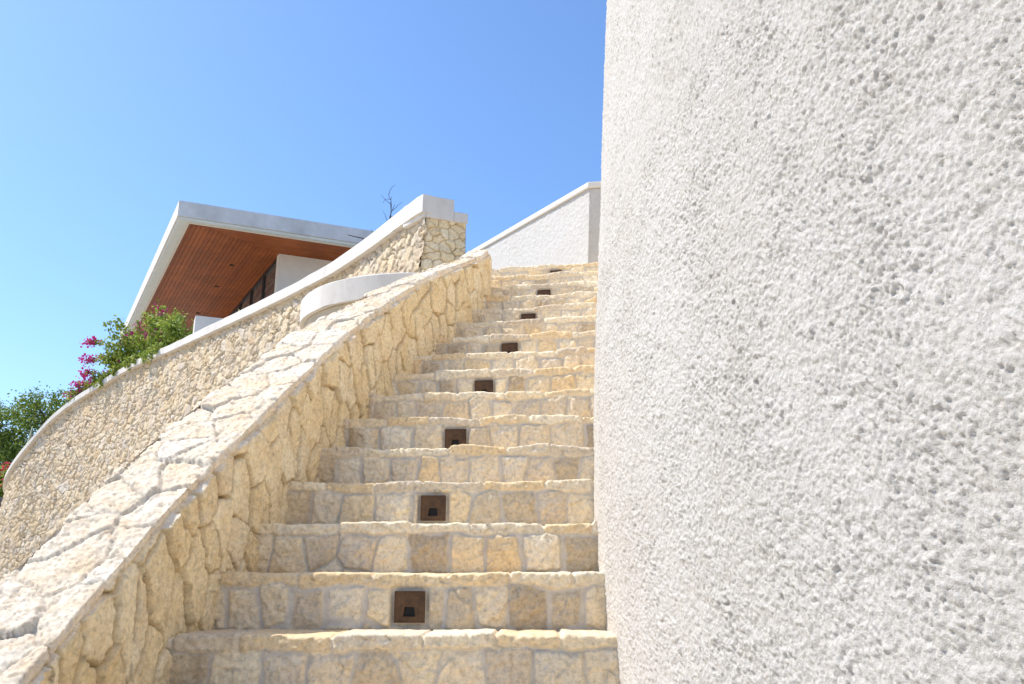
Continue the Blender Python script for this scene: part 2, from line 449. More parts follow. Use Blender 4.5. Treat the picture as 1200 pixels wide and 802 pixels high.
# ------------------------------------------------------------------ low stone wall beside the steps
def line(D): return -.195 + RISE / TREAD * (D - 2.79)
ys = np.arange(-.6, 6.72, .005)
xi = np.interp(ys, [-1, 0, 2.2, 2.7, 3.0, 3.5, 4.0, 4.5, 5.0, 5.4, 5.8, 6.2, 6.45, 6.7], [-1.15, -1.14, -1.125, -1.095, -1.065, -.995, -.925, -.83, -.69, -.565, -.40, -.265, -.215, -.19])
xo = np.interp(ys, [-1, 0, 2.2, 2.6, 2.94, 3.31, 3.58, 4.32, 5.02, 5.4, 5.7, 6.02, 6.4, 6.7], [-1.45, -1.44, -1.42, -1.40, -1.385, -1.345, -1.305, -1.155, -.89, -.71, -.57, -.43, -.36, -.34])
def smooth1(a, n):
    k = np.ones(n) / n; p = np.pad(a, n // 2, mode='edge'); return np.convolve(p, k, 'valid')[:len(a)]
xi = smooth1(xi, 61); xo = smooth1(xo, 61)
off = np.interp(ys, [-1, 2, 5.3, 6.0, 6.7], [.42, .41, .40, .345, .24])
ht = line(ys) + off + .012 * fbm(ys, ys * 0, .45, 3, 5)
ht = np.where(ys < 1.0, ht, ht)
S = np.concatenate([[0], np.cumsum(np.hypot(np.diff(xi), np.diff(ys)))])
dv = .005
fv = np.arange(-.80, 0, dv); nf = len(fv)
tw = np.linspace(0, 1, 62)[1:]; ntp = len(tw)
ov = np.concatenate([np.arange(dv, .10, dv), np.linspace(.1, 1, 260)]); no = len(ov)
rows = nf + ntp + no
nu = len(ys)
P = np.zeros((rows, nu, 3)); 
P[:nf, :, 0] = xi[None] - .05 * fv[:, None] * .4; P[:nf, :, 1] = ys[None]; P[:nf, :, 2] = ht[None] + fv[:, None]
P[nf:nf+ntp, :, 0] = xi[None] + (xo - xi)[None] * tw[:, None]; P[nf:nf+ntp, :, 1] = ys[None]; P[nf:nf+ntp, :, 2] = ht[None]
base = -EYE - .1
P[nf+ntp:, :, 0] = xo[None]; P[nf+ntp:, :, 1] = ys[None]
oz = np.where(ov[:, None] < .1, ht[None] - ov[:, None], (ht[None] - .1) + (base - (ht[None] - .1)) * (ov[:, None] - .1) / .9)
P[nf+ntp:, :, 2] = oz
Nm = -normals(P)
if Nm[nf // 2, 300, 0] < 0: Nm = -Nm
Sg = np.broadcast_to(S[None], (rows, nu)); Zg = P[..., 2]
isF = np.zeros((rows, 1), bool); isF[:nf] = True
isO = np.zeros((rows, 1), bool); isO[nf+ntp:] = True
dtop = np.zeros((rows, nu)); dtop[:nf] = -fv[:, None]; dtop[nf+ntp:] = (ht[None] - oz)
Wd = np.zeros((rows, nu)); Wd[nf:nf+ntp] = tw[:, None] * np.hypot(xo - xi, 0)[None]
# face stones: tall, tight, broken
sgn = np.where(isO, 40.0, 0.0)
a1, a2, ed, dx, dz, a3, a4 = worley(Sg + sgn, Zg, .122, .205, .95, 301, .022, .12)
ed = ed + .0035 * fbm(Sg, Zg, .03, 4, 302)
jw = .002 + .004 * sm(.0, .7, noise2(Sg / .13, Zg / .13, 303))
deep = sm(-.15, .35, noise2(Sg / .11, Zg / .11, 304))
stF = sm(jw - .001, jw + .0055, ed)
facet = (a3 - .5) * dx * .24 + (a4 - .5) * dz * .12
hF = stF * (.012 + .020 * (a1 - .5) + facet) + sm(0, .012, ed) * .003 + fbm(Sg, Zg, .06, 6, 305, .66) * .006 + chips(Sg, Zg, .05, .08, 351) * .24 + chips(Sg, Zg, .022, .03, 352) * .28 + fbm(Sg, Zg, .014, 3, 353, .7) * .0035 - (1 - stF) * (.004 + .050 * deep)
rid = np.abs(fbm(Sg, Zg, .14, 4, 306)); hF = hF - .003 * sm(.05, 0, rid) * stF
# cap slabs
slab_t = .040 + .018 * fbm(Sg, Sg * 0, .22, 3, 310)
b1, b2, edt, tx, ty, b3, b4 = worley(Sg, Wd + .05, .165, .165, .9, 311, .026, .10)
lay = fbm(Sg * .9, Wd * 1.6, .20, 5, 312, .6)
ter = np.floor(lay * 5) / 5; fr = lay * 5 - np.floor(lay * 5); ter = ter + sm(.80, 1, fr) / 5
stT = sm(.002, .010, edt + .004 * fbm(Sg, Wd, .03, 3, 313))
lam = fbm(Sg / .35 + Wd * .9, Wd * .55, .05, 5, 361, .62)
hT = .016 * (b1 - .5) - .004 * sm(.07, .0, np.abs(lam)) + .004 * lam + (b3 - .5) * tx * .10 + ter * .012 + fbm(Sg, Wd, .04, 6, 314, .7) * .005 + chips(Sg * .8, Wd + Sg * .25, .085, .035, 354) * .12 + chips(Sg, Wd, .03, .018, 355) * .10 + fbm(Sg, Wd, .014, 3, 356, .7) * .0012 - (1 - stT) * .008
# near the arris the face belongs to the slab above it
inS = sm(slab_t + .004, slab_t - .004, dtop)
inS = np.where(isF | isO, inS, 1.0)
slab_h = .001 + .020 * (b1 - .5) - (1 - stT) * .014 + .012 * fbm(Sg, Zg + Wd, .07, 6, 315, .68) + chips(Sg, dtop, .05, .03, 357) * .35
hside = hF * (1 - inS) + slab_h * inS - .010 * np.exp(-((dtop - slab_t) / .006) ** 2)
h = np.where(isF | isO, hside, hT)
# soften the arris
dar = np.where(isF | isO, dtop, np.minimum(Wd, np.abs((xi - xo))[None] - Wd))
rr = .004 + .014 * sm(-.2, .6, noise2(Sg / .13, Sg * 0, 316))
h = h - np.maximum(0, rr - dar) ** 2 / (2 * rr) * 1.0
# both sides of the arris share the same height
for ra, rb in ((nf - 1, nf), (nf + ntp - 1, nf + ntp)):
    e = np.minimum(h[ra], h[rb])
    for q in range(4):
        w = 1 - q / 4
        for rw in ((ra - q), (rb + q)):
            h[rw] = h[rw] * (1 - w) + e * w
Pd = P + Nm * h[..., None]
par = thing('stone_parapet', (-1.28, 1.0, -EYE), 'low cream limestone wall with sunlit flat top climbing left of the steps', 'wall')
cut = nf - 9; cut2 = nf + ntp + 8
rndF = a2; stone = np.where(isF | isO, stF * (1 - inS) + inS, .35 + .65 * stT)
rndA = np.where(inS > .5, b2, rndF)
grid('wall_face', Pd[:cut + 1], M['parapet'], par, attrs={'rnd': rndA[:cut + 1], 'stone': stone[:cut + 1]}, flip=False)
grid('wall_cap', Pd[cut:cut2 + 1], M['cap'], par, attrs={'rnd': rndA[cut:cut2 + 1], 'stone': stone[cut:cut2 + 1]})
grid('wall_face', Pd[cut2:], M['parapet'], par, attrs={'rnd': rndA[cut2:], 'stone': stone[cut2:]})
# rounded upper end of the wall
endc = Pd[:, -1, :]
ne = 26
E0 = np.linspace(0, 1, ne)
mid = .5 * (endc[:nf] + endc[::-1][:nf]) if False else None
lo = endc[:nf][:, :].copy()
zz = np.linspace(0, 1, 120)
inner = np.stack([np.interp(zz, np.linspace(0, 1, nf), lo[:, q]) for q in range(3)], -1)
outc = endc[nf + ntp:][::-1]
zvals = inner[:, 2]
outer = np.stack([np.interp(zvals, outc[:, 2], outc[:, 0]), np.interp(zvals, outc[:, 2], outc[:, 1]), zvals], -1)
thn = np.linspace(0, math.pi, ne)
G = np.zeros((120, ne, 3))
for j, t in enumerate(thn):
    w = (1 - math.cos(t)) / 2
    G[:, j] = inner * (1 - w) + outer * w
    G[:, j, 1] += math.sin(t) * .05
e1_, e2_, eed, edx, edz, e3_, e4_ = worley(G[..., 0] + 9, G[..., 2], .09, .16, .9, 331, .02, .1)
G[..., 1] += np.sin(thn)[None] * (fbm(G[..., 0], G[..., 2], .08, 4, 332) * .015 - .012 * (1 - sm(.002, .01, eed)))
G2 = np.concatenate([G, (endc[nf:nf+ntp][np.linspace(0, ntp - 1, ne).astype(int)])[None] + np.array([0, .0, 0])], 0)
grid('wall_end', G2, M['parapet'], par, attrs={'rnd': np.concatenate([e2_, e2_[-1:]], 0), 'stone': np.concatenate([sm(.002, .01, eed), np.ones((1, ne))], 0)}, flip=True)

# ------------------------------------------------------------------ big rough white curved wall on the right
ph_of = lambda D: math.asin((D - TC[1]) / TR)
def seg(a, b, step): return np.arange(a, b, step)
phs = np.concatenate([seg(-math.pi, ph_of(-2.0), .05), seg(ph_of(-2.0), ph_of(.35), .01), seg(ph_of(.35), ph_of(1.9), .0027 / TR), seg(ph_of(1.9), ph_of(4.5), .0052 / TR), seg(ph_of(4.5), math.pi / 2, .012), seg(math.pi / 2, math.pi + .01, .05)])
zs = np.concatenate([seg(-EYE - .1, -.45, .03), seg(-.45, 1.15, .0028), seg(1.15, 3.3, .0055), seg(3.3, 5.6, .03)])
PH, ZZ = np.meshgrid(phs, zs)
UU = PH * TR
# clumpy sprayed-on granules
def blobs(x, y, s, seed, warp):
    r1, r2, ed, dx, dy, r3, r4 = worley(x, y, s, s, .95, seed, warp, s * 1.5)
    d = np.sqrt(dx * dx + dy * dy) / s
    return np.clip(1 - d * d * 1.5, 0, 1) * (.4 + .6 * r1)
act = (phs > ph_of(.3)) & (phs < ph_of(4.6)); za = zs < 3.4
sub = np.ix_(za, act)
us, zz_ = UU[sub], ZZ[sub]
hh = np.zeros_like(UU)
big = fbm(us, zz_, .35, 4, 401)
b1_ = blobs(us, zz_, .0088, 402, .005); b2_ = blobs(us + 3, zz_, .0052, 403, .003); b3_ = blobs(us + 7, zz_, .0155, 404, .009)
amp = .80 + .3 * sm(-.4, .6, noise2(us / .22, zz_ / .22, 405))
f1 = fbm(us, zz_, .036, 4, 406, .68)
cl = fbm(us, zz_, .014, 3, 407, .75)
hsub = .98 * amp * (.0022 * fbm(us, zz_, .0065, 2, 411) + .0034 * b1_ + .0024 * b2_ + .0034 * b3_ * sm(-.2, .5, f1) + .0050 * cl + .0045 * f1) + big * .008
pit = sm(.62, .74, noise2(us / .018, zz_ / .018, 408) * .7 + .35 * noise2(us / .11, zz_ / .11, 409))
hsub = hsub - pit * .008
hh[sub] = hsub
hh += .012 * fbm(UU, ZZ, 1.1, 2, 410)
RR = tower_r(ZZ) + hh
P = np.stack([TC[0] - RR * np.cos(PH), TC[1] + RR * np.sin(PH), ZZ], -1)
tw_ = thing('rough_white_wall', (TC[0] - TR + 4, TC[1], -EYE), 'tall curved white wall in coarse lumpy render filling the right side', 'wall')
grid('rendered_face', P, M['stucco'], tw_)
cap = MB(); cap.prism([(TC[0] - (tower_r(5.6) - .02) * math.cos(t), TC[1] + (tower_r(5.6) - .02) * math.sin(t)) for t in np.linspace(-math.pi, math.pi, 90)[:-1]], 5.40, 5.62)
cap.build('wall_top', M['white_smooth'], tw_)

# ------------------------------------------------------------------ far retaining wall
WP = np.array([(-1.05, 9.905, 4.565), (-1.42, 10.46, 4.565), (-1.79, 11.06, 4.565), (-2.63, 12.30, 4.565), (-3.58, 13.45, 4.565), (-4.65, 14.65, 4.565), (-5.80, 15.90, 4.565), (-6.95, 17.17, 4.565),
               (-8.40, 18.60, 4.53), (-9.50, 19.60, 4.34), (-10.55, 20.45, 4.10), (-11.40, 21.0, 3.72), (-12.05, 21.35, 3.14), (-12.6, 21.75, 2.70), (-13.12, 22.3, 2.25), (-13.45, 23.3, 1.9), (-13.5, 25.0, 1.6), (-13.3, 27.5, 1.3), (-13, 31, 1.0)])
def resample(W, step, sw=9):
    d = np.concatenate([[0], np.cumsum(np.linalg.norm(np.diff(W[:, :2], axis=0), axis=1))])
    s = np.arange(0, d[-1], step)
    Q = np.stack([np.interp(s, d, W[:, i]) for i in range(3)], -1)
    n = int(.9 / step) | 1
    for i in range(3):
        Q[:, i] = smooth1(Q[:, i], n) if True else Q[:, i]
    Q[:1] = W[:1]
    k = min(n, len(Q)); w = np.linspace(0, 1, k)[:, None]
    Q0 = np.stack([np.interp(s, d, W[:, i]) for i in range(3)], -1)
    Q[:k] = Q0[:k] * (1 - w) + Q[:k] * w
    return s, Q
s_, Q = resample(WP, .016)
T = np.gradient(Q[:, :2], axis=0); T /= np.linalg.norm(T, axis=1, keepdims=True)
NR = np.stack([-T[:, 1], T[:, 0]], -1)                        # towards the camera side
if NR[100, 1] > 0: NR = -NR
zf = np.concatenate([np.linspace(-6.2, -3.6, 130), np.arange(-3.6, -.08, .016)])
Sg, Vg = np.meshgrid(s_, zf)
Zg = Q[:, 2][None] + Vg
r1, r2, ed, dx, dz, r3, r4 = worley(Sg, Zg, .175, .135, .98, 501, .07, .2)
Rb = worley(Sg + 50, Zg + 20, .30, .22, .95, 531, .09, .25)
sel = noise2(Sg / .42, Zg / .34, 532) + .10
mk = sel > 0.12
r1, r2, ed0, dx, dz, r3, r4 = [np.where(mk, p_, q_) for p_, q_ in zip(Rb, (r1, r2, ed, dx, dz, r3, r4))]
ed = np.minimum(ed0, np.abs(sel - .12) * .22) + .008 * fbm(Sg, Zg, .05, 3, 502)
st = sm(.001, .016, ed)
h = st * (.012 + .022 * (r1 - .5) + (r3 - .5) * dx * .26 + (r4 - .5) * dz * .26) + sm(0, .04, ed) * .008 + fbm(Sg, Zg, .10, 5, 503, .65) * .022 + chips(Sg, Zg, .09, .08, 505) * .4 - (1 - st) * .03 * sm(-.2, .4, noise2(Sg / .3, Zg / .3, 506)) - .02
bat = .10 * (-Vg)                                             # the face leans back towards its top
ofs = h + bat
P = np.stack([Q[:, 0][None] + NR[:, 0][None] * ofs, Q[:, 1][None] + NR[:, 1][None] * ofs, Zg], -1)
rw = thing('retaining_wall', (-1.12, 10.0, -EYE), 'tall curving wall of small tan rubble stones with a white coping, below the house', 'wall')
grid('stone_face', P, M['rubble'], rw, attrs={'rnd': r2, 'stone': st})
# squared end of the wall facing the steps
e2v = np.array([.915, .404]); wdt = .51
uu = np.arange(0, wdt + .001, .008); vv = np.arange(-3.2, -.25, .008)
Ug, Vg2 = np.meshgrid(uu, vv)
q1, q2, qed, qdx, qdz, q3, q4 = worley(Ug + 4.13, Vg2, .135, .12, .95, 511, .03, .13)
qed = np.minimum(qed, np.minimum(Ug, wdt - Ug) + .02) + .006 * fbm(Ug, Vg2, .04, 3, 512)
qst = sm(.0, .009, qed)
qh = qst * (.02 + .03 * (q1 - .5) + (q3 - .5) * qdx * .25 + (q4 - .5) * qdz * .25) + fbm(Ug, Vg2, .07, 5, 513) * .012 + chips(Ug, Vg2, .06, .06, 514) * .4 - (1 - qst) * .012
nr2 = np.array([.404, -.915])
rdc = .02
edgein = np.maximum(0, rdc - np.minimum(Ug, wdt - Ug)) * .8
off2 = qh - edgein + .03
x0_ = -1.07; y0_ = 9.99
P2 = np.stack([x0_ + Ug * e2v[0] + nr2[0] * off2, y0_ + Ug * e2v[1] + nr2[1] * off2, 4.565 + Vg2 - .02], -1)
# stretch the left edge to meet the battered long face
lean = np.clip(1 - Ug / .12, 0, 1) * (-Vg2) * .10
P2[..., 0] -= lean * .80; P2[..., 1] -= lean * .3
grid('end_face', P2, M['parapet'], rw, attrs={'rnd': q2 * .8, 'stone': qst})  # paler stone than the long face, standing in for bounced light
bk = MB(); b0 = np.array([x0_, y0_]) + e2v * wdt
bk.prism([tuple(b0 + nr2 * .03), tuple(b0 + np.array([-.7, 1.2])), tuple(b0 + np.array([-.95, 1.0]))], 1.2, 4.30)
bk.build('back_face', M['parapet'], rw)
# coping: a white band following the wall
def sweep(name, Qs, NRs, prof, mat, parent, wob=.004):
    n = len(prof) + 1
    P = np.zeros((n, len(Qs), 3))
    for i, (o, z) in enumerate(prof + [prof[0]]):
        w = wob * fbm(np.arange(len(Qs)) * .02, np.full(len(Qs), i * 1.0), .3, 3, 600 + i)
        P[i, :, 0] = Qs[:, 0] + NRs[:, 0] * (o + w); P[i, :, 1] = Qs[:, 1] + NRs[:, 1] * (o + w); P[i, :, 2] = Qs[:, 2] + z + w
    return grid(name, P, mat, parent, smooth=False)
sk = slice(0, None, 8)
th_ = np.interp(s_[sk], [0, 4, 12, 30], [.24, .18, .14, .10])
Qc, Nc = Q[sk], NR[sk]
n = len(Qc); prof = [(.105, 1), (.10, .06), (.09, 0), (-.38, 0), (-.38, 1)]
P = np.zeros((6, n, 3))
for i, (o, kz) in enumerate(prof + [prof[0]]):
    if o < 0: o = -np.minimum(.38, .10 + s_[sk] * .5)
    z = -th_ if kz == 1 else (-.012 if kz == .06 else 0 * th_)
    w = .006 * fbm(np.arange(n) * .12, np.full(n, i * 1.7), .5, 3, 620 + i)
    P[i, :, 0] = Qc[:, 0] + Nc[:, 0] * (o + w); P[i, :, 1] = Qc[:, 1] + Nc[:, 1] * (o + w); P[i, :, 2] = Qc[:, 2] + z + w
P[:, 0, 0] += .02
P = np.concatenate([P.mean(0)[None, :1].repeat(6, 0), P], 1)
grid('coping', P, M['white'], rw, smooth=False)
pc = MB()
o0 = np.array([x0_ - .04, y0_]) + nr2 * .10
def pcb(u0, u1, z0, z1, d=.5):
    a = o0 + e2v * u0; b = o0 + e2v * u1; bkv = np.array([-.50, .62]) * d / .8
    pc.prism([tuple(a), tuple(b), tuple(b + bkv), tuple(a + bkv)], z0, z1)
pcb(-.035, .37, 4.565 - .29, 4.572); pcb(.371, .56, 4.565 - .29, 4.565 - .15)
pc.build('end_cap', M['white'], rw, bevel=.012)

# ------------------------------------------------------------------ white sloping-looking wall closing the landing
A0 = np.array([.746, 7.53]); A1 = np.array([-.58, 9.50]); HW = 3.60
dirw = (A1 - A0) / np.linalg.norm(A1 - A0); nw = np.array([dirw[1], -dirw[0]]); 
if nw[0] > 0: nw = -nw
Lw = np.linalg.norm(A1 - A0)
uu = np.arange(0, Lw, .012); vv = np.arange(-1.08, 0.0, .012)
Ug, Vg = np.meshgrid(uu, vv)
hs = .009 * fbm(Ug, Vg, .04, 4, 701, .75) + .004 * blobs(Ug, Vg, .025, 702, .01) - .05 * Vg
P = np.stack([A0[0] + dirw[0] * Ug + nw[0] * hs, A0[1] + dirw[1] * Ug + nw[1] * hs, HW - .05 + Vg], -1)
ww = thing('landing_wall', (.2, 8.3, Hn(16)), 'pale textured wall with a smooth white coping at the top of the steps', 'wall')
grid('rendered_face', P, M['stucco_far'], ww)
B1 = A0 + np.array([1.0, -.18]); dirb = (B1 - A0); Lb = np.linalg.norm(dirb); dirb /= Lb; nb_ = np.array([dirb[1], -dirb[0]])
if nb_[1] > 0: nb_ = -nb_
uu = np.arange(0, Lb, .012); Ug, Vg = np.meshgrid(uu, vv)
hs = .008 * fbm(Ug, Vg, .05, 4, 711, .7)
lean = np.clip(1 - Ug / .1, 0, 1) * .05 * Vg
P = np.stack([A0[0] + dirb[0] * Ug + nb_[0] * hs + lean, A0[1] + dirb[1] * Ug + nb_[1] * hs + lean * .4, HW - .05 + Vg], -1)
grid('return_face', P, M['stucco_far'], ww)
cp = MB()
bb = np.array([.25, .2])
c0 = A0 + nw * .02 + nb_ * .015
cp.prism([tuple(c0), tuple(A1 + nw * .02), tuple(A1 - nw * .22), tuple(A0 - nw * .22 - nb_ * .22 + dirb * .05), tuple(B1 - nb_ * .22), tuple(B1 + nb_ * .015)], HW - .058, HW)
cp.build('coping', M['white_smooth'], ww, bevel=.008)
bkm = MB(); bkm.prism([tuple(A1 - nw * .01), tuple(A1 - nw * .2), tuple(A0 - nw * .2 - nb_ * .2 + dirb * .05), tuple(B1 - nb_ * .2), tuple(B1 - nb_ * .012), tuple(A0 - nb_ * .012 - nw * .012)], 1.2, HW - .061)
bkm.build('wall_core', M['white_smooth'], ww)

# ------------------------------------------------------------------ rounded rim of the landing
rim = thing('rounded_planter_wall', (-1.0, 9.33, -EYE), 'smooth white curved rim curling behind the low stone wall', 'wall')
rc = np.array([-1.0, 9.33]); rad = 1.37
an = np.radians(np.linspace(-60, -248, 90))
def ring(r0, r1, z0, z1, name, mat, seed=0, n_=len(an)):
    prof = [(r1, z0), (r1 + .004, z1 - .012), (r1 - .008, z1), (r0, z1), (r0, z0)]
    P = np.zeros((len(prof) + 1, n_, 3))
    for i, (r, z) in enumerate(prof + [prof[0]]):
        w = .004 * fbm(np.arange(n_) * .1, np.full(n_, i * 1.0), .6, 2, 800 + i + seed)
        P[i, :, 0] = rc[0] + (r + w) * np.cos(an); P[i, :, 1] = rc[1] + (r + w) * np.sin(an); P[i, :, 2] = z + w
    o = grid(name, P, mat, rim, smooth=False)
    return o
ring(rad - .16, rad, 2.60, 2.845, 'rim', M['white'])
ring(rad - .14, rad - .05, -EYE - .1, 2.60, 'base', M['tan'], 5)

# ------------------------------------------------------------------ house
C0 = np.array([-8.45, 20.0]); e1 = np.array([-.49, .872]); e2 = np.array([.915, .404])
ZT, ZS = 9.09, 8.62; TZ = 4.40
def hp(a, b): return tuple(C0 + a * e1 + b * e2)
house = thing('house', (-8.0, 24.0, TZ), 'flat-roofed house with a reddish timber soffit and pale concrete roof edge above the retaining wall', 'house')
def slab(name, a0, a1, b0, b1, z0, z1, mat, parent, bevel=0, smooth=False):
    m = MB(); m.prism([hp(a0, b0), hp(a0, b1), hp(a1, b1), hp(a1, b0)], z0, z1); return m.build(name, mat, parent, bevel=bevel)
LA, LB = 14.3, 6.2
roof = slab('roof', .16, LA, .16, LB, ZS + .10, ZT - .01, M['white_smooth'], house)
f = MB(); f.prism([hp(0, 0), hp(0, LB), hp(.157, LB), hp(.157, .157)], ZS + .05, ZT); f.build('fascia', M['concrete'], roof, bevel=.008)
f = MB(); f.prism([hp(0, 0), hp(.157, .157), hp(LA, .157), hp(LA, 0)], ZS + .05, ZT); f.build('fascia', M['white_smooth'], roof, bevel=.008)
f = MB(); f.prism([hp(.05, .05), hp(.05, LB), hp(.20, LB), hp(.20, .26)], ZS - .012, ZS + .048); f.build('drip_trim', M['trim'], roof)
f = MB(); f.prism([hp(.05, .05), hp(.20, .26), hp(LA, .26), hp(LA, .05)], ZS - .012, ZS + .048); f.build('drip_trim', M['trim'], roof)
f = MB(); f.prism([hp(.201, .262), hp(.201, LB), hp(.24, LB), hp(.24, .33)], ZS - .03, ZS + .03); f.prism([hp(.201, .262), hp(.24, .33), hp(LA, .33), hp(LA, .262)], ZS - .03, ZS + .03); f.build('soffit_edge', M['white_smooth'], roof)
# soffit boards, mitred at the corner
ma, mb_ = 1.58, 2.92
def mitre_a(b): return ma * b / mb_
def boards(fr):
    V = []; F = []; R = []
    w = .115
    if fr == 'left':
        b = .30
        while b < mb_ + .4:
            b1 = min(b + w, mb_ + .4); g = .009; z = ZS + random.uniform(.0, .006)
            q = [hp(mitre_a(b + g), b + g), hp(mitre_a(b1), b1), hp(LA, b1), hp(LA, b + g)]
            bi = len(V); rr = random.random()
            V += [(x, y, z) for x, y in q] + [(x, y, z + .03) for x, y in q]; R += [rr] * 8
            F += [(bi, bi+1, bi+2, bi+3), (bi, bi+3, bi+7, bi+4), (bi+1, bi+5, bi+6, bi+2), (bi, bi+4, bi+5, bi+1)]
            b = b1
    else:
        a = .20; w = .115
        while a < ma + .3:
            a1 = min(a + w, ma + .3); g = .009; z = ZS + random.uniform(.0, .006)
            q = [hp(a + g, (a + g) * mb_ / ma + .012), hp(a + g, LB), hp(a1, LB), hp(a1, a1 * mb_ / ma + .012)]
            bi = len(V); rr = random.random()
            V += [(x, y, z) for x, y in q] + [(x, y, z + .03) for x, y in q]; R += [rr] * 8
            F += [(bi, bi+1, bi+2, bi+3), (bi, bi+3, bi+7, bi+4), (bi+1, bi+5, bi+6, bi+2), (bi, bi+4, bi+5, bi+1)]
            a = a1
    return V, F, R
for fr in ('left', 'front'):
    V, F, R = boards(fr); raw_mesh('soffit', V, F, M['wood'], roof, attrs={'rnd': R})
slab('soffit_backing', .16, LA, .28, LB, ZS + .034, ZS + .098, M['dark'], roof)
# recessed lights in the soffit
for a, b in ((3.1, 1.95), (5.3, 1.95), (8.6, 1.95)):
    m = MB(); cxy = C0 + a * e1 + b * e2
    m.prism([(cxy[0] + .065 * math.cos(t), cxy[1] + .065 * math.sin(t)) for t in np.linspace(0, 6.2832, 17)[:-1]], ZS - .012, ZS + .02)
    m.build('ceiling_light', M['dark'], roof)
slab('wall', ma, ma + .25, mb_, LB - .3, TZ, ZS - .002, M['white_smooth'], house)
slab('wall', ma + .26, 13.8, LB - .6, LB - .35, TZ, ZS - .002, M['white_smooth'], house)
# glazing running back from the corner
wa = ma + .27
k = 0
while wa < 12.5:
    wnd = slab('window', wa, wa + .09, mb_ + .02, mb_ + .14, TZ, ZS - .004, M['frame'], house)
    m = MB()
    for (a0, a1, z0, z1) in ((wa + .091, wa + 1.60, ZS - .13, ZS - .004), (wa + .091, wa + 1.60, TZ, TZ + .1), (wa + 1.51, wa + 1.60, TZ + .1, ZS - .13)):
        m.prism([hp(a0, mb_ + .03), hp(a0, mb_ + .13), hp(a1, mb_ + .13), hp(a1, mb_ + .03)], z0, z1)
    m.build('frame', M['frame'], wnd)
    slab('pane', wa + .092, wa + 1.51, mb_ + .06, mb_ + .085, TZ + .1, ZS - .13, M['glass'], wnd)
    wa += 1.61
slab('floor', .8, 13.8, mb_ - 2.2, LB - .4, TZ - .3, TZ - .002, M['paving'], house)

# low white terrace block with a small succulent on it
blk = MB(); bp = lambda u, v: tuple(np.array([-6.62, 17.1]) + u * e2 + v * np.array([-.404, .915]))
blk.prism([bp(0, 0), bp(1.1, 0), bp(1.1, .45), bp(0, .45)], 4.3, 5.16)
o = blk.build('terrace_planter', M['white_smooth'], None, loc=(-6.2, 17.3, 4.4), bevel=.01)
tag(o, 'small square white block standing behind the coping beside the bougainvillea', 'planter')
suc = MB()
for i in range(26):
    t = random.uniform(0, 6.28); l = random.uniform(.12, .34); r = random.uniform(.02, .16)
    b = Vector((-5.72, 17.55, 5.10)); d = Vector((math.cos(t) * r, math.sin(t) * r, 0))
    suc.tube([b + d * .3, b + d * .7 + Vector((0, 0, l * .5)), b + d * 1.1 + Vector((0, 0, l))], [.03, .035, .006], 5)
o = suc.build('succulent', M['yellow_leaf'], None, loc=(-5.72, 17.55, 5.10), smooth=True)
tag(o, 'small yellowish succulent on top of the white block under the timber soffit', 'plant')

# ------------------------------------------------------------------ vegetation
def leaves(name, pts, size, mat, parent, droop=.3, asp=.5):
    n = len(pts); s = size * rng.uniform(.6, 1.3, n)
    d = rng.normal(size=(n, 3)); d[:, 2] -= droop; d /= np.linalg.norm(d, axis=1, keepdims=True)
    e = rng.normal(size=(n, 3)); e -= (e * d).sum(1, keepdims=True) * d; e /= np.linalg.norm(e, axis=1, keepdims=True)
    nn = np.cross(d, e)
    a = pts - d * s[:, None] * .5; b = pts + d * s[:, None] * .5
    c1 = pts + e * (s * asp)[:, None] * .5 + nn * (s * .1)[:, None]; c2 = pts - e * (s * asp)[:, None] * .5 + nn * (s * .1)[:, None]
    V = np.stack([a, c1, b, c2], 1).reshape(-1, 3)
    F = np.arange(n * 4).reshape(-1, 4)
    return raw_mesh(name, V, F, mat, parent, attrs={'rnd': np.repeat(rng.random(n), 4)})

# bougainvillea: arching canes, leaves along them, bract clusters near their tips
bg = thing('bougainvillea', (-8.2, 18.9, 4.2), 'sprawling bougainvillea with magenta flowers spilling over the white coping', 'shrub')
st = MB(); lp = []; fp = []
def coping_pt(t): 
    i = int(np.clip(t, 0, 1) * (len(Q) - 1)); return Q[i]
i0 = np.argmin(np.abs(Q[:, 0] + 7.25)); i1 = np.argmin(np.abs(Q[:, 0] + 10.6))
ncane = 85
for c in range(ncane):
    f_ = (c + random.random()) / ncane
    q = Q[int(i0 + (i1 - i0) * f_)]; nn = NR[int(i0 + (i1 - i0) * f_)]
    b = Vector((q[0] - nn[0] * random.uniform(.15, .7), q[1] - nn[1] * random.uniform(.15, .7), q[2] - .1))
    hgt = (1.25 if f_ < .72 else .75) * random.uniform(.35, 1.0) * (.55 + .6 * math.sin(math.pi * min(1, f_ * 1.15 + .12)))
    az = random.gauss(math.pi * .97, .55) if random.random() < .75 else random.uniform(0, 6.28)
    reach = random.uniform(.15, .7)
    pts = []; n_ = 9
    for i in range(n_):
        t = i / (n_ - 1)
        pts.append(b + Vector((math.cos(az) * reach * t ** 1.2, math.sin(az) * reach * t ** 1.2 * .6, hgt * (1.25 * t - .35 * t * t) + random.gauss(0, .02))))
    st.tube(pts, [.012 * (1 - .7 * i / n_) for i in range(n_)], 4)
    for i in range(1, n_):
        for _ in range(24):
            p = pts[i] + Vector((random.gauss(0, .075), random.gauss(0, .075), random.gauss(0, .065))); lp.append(p)
    if (f_ > .12 and random.random() < .2) or (f_ > .45 and random.random() < .42):
        for _ in range(random.randint(14, 40)):
            fp.append(pts[-1] + Vector((random.gauss(0, .06), random.gauss(0, .06), random.gauss(0, .05))))
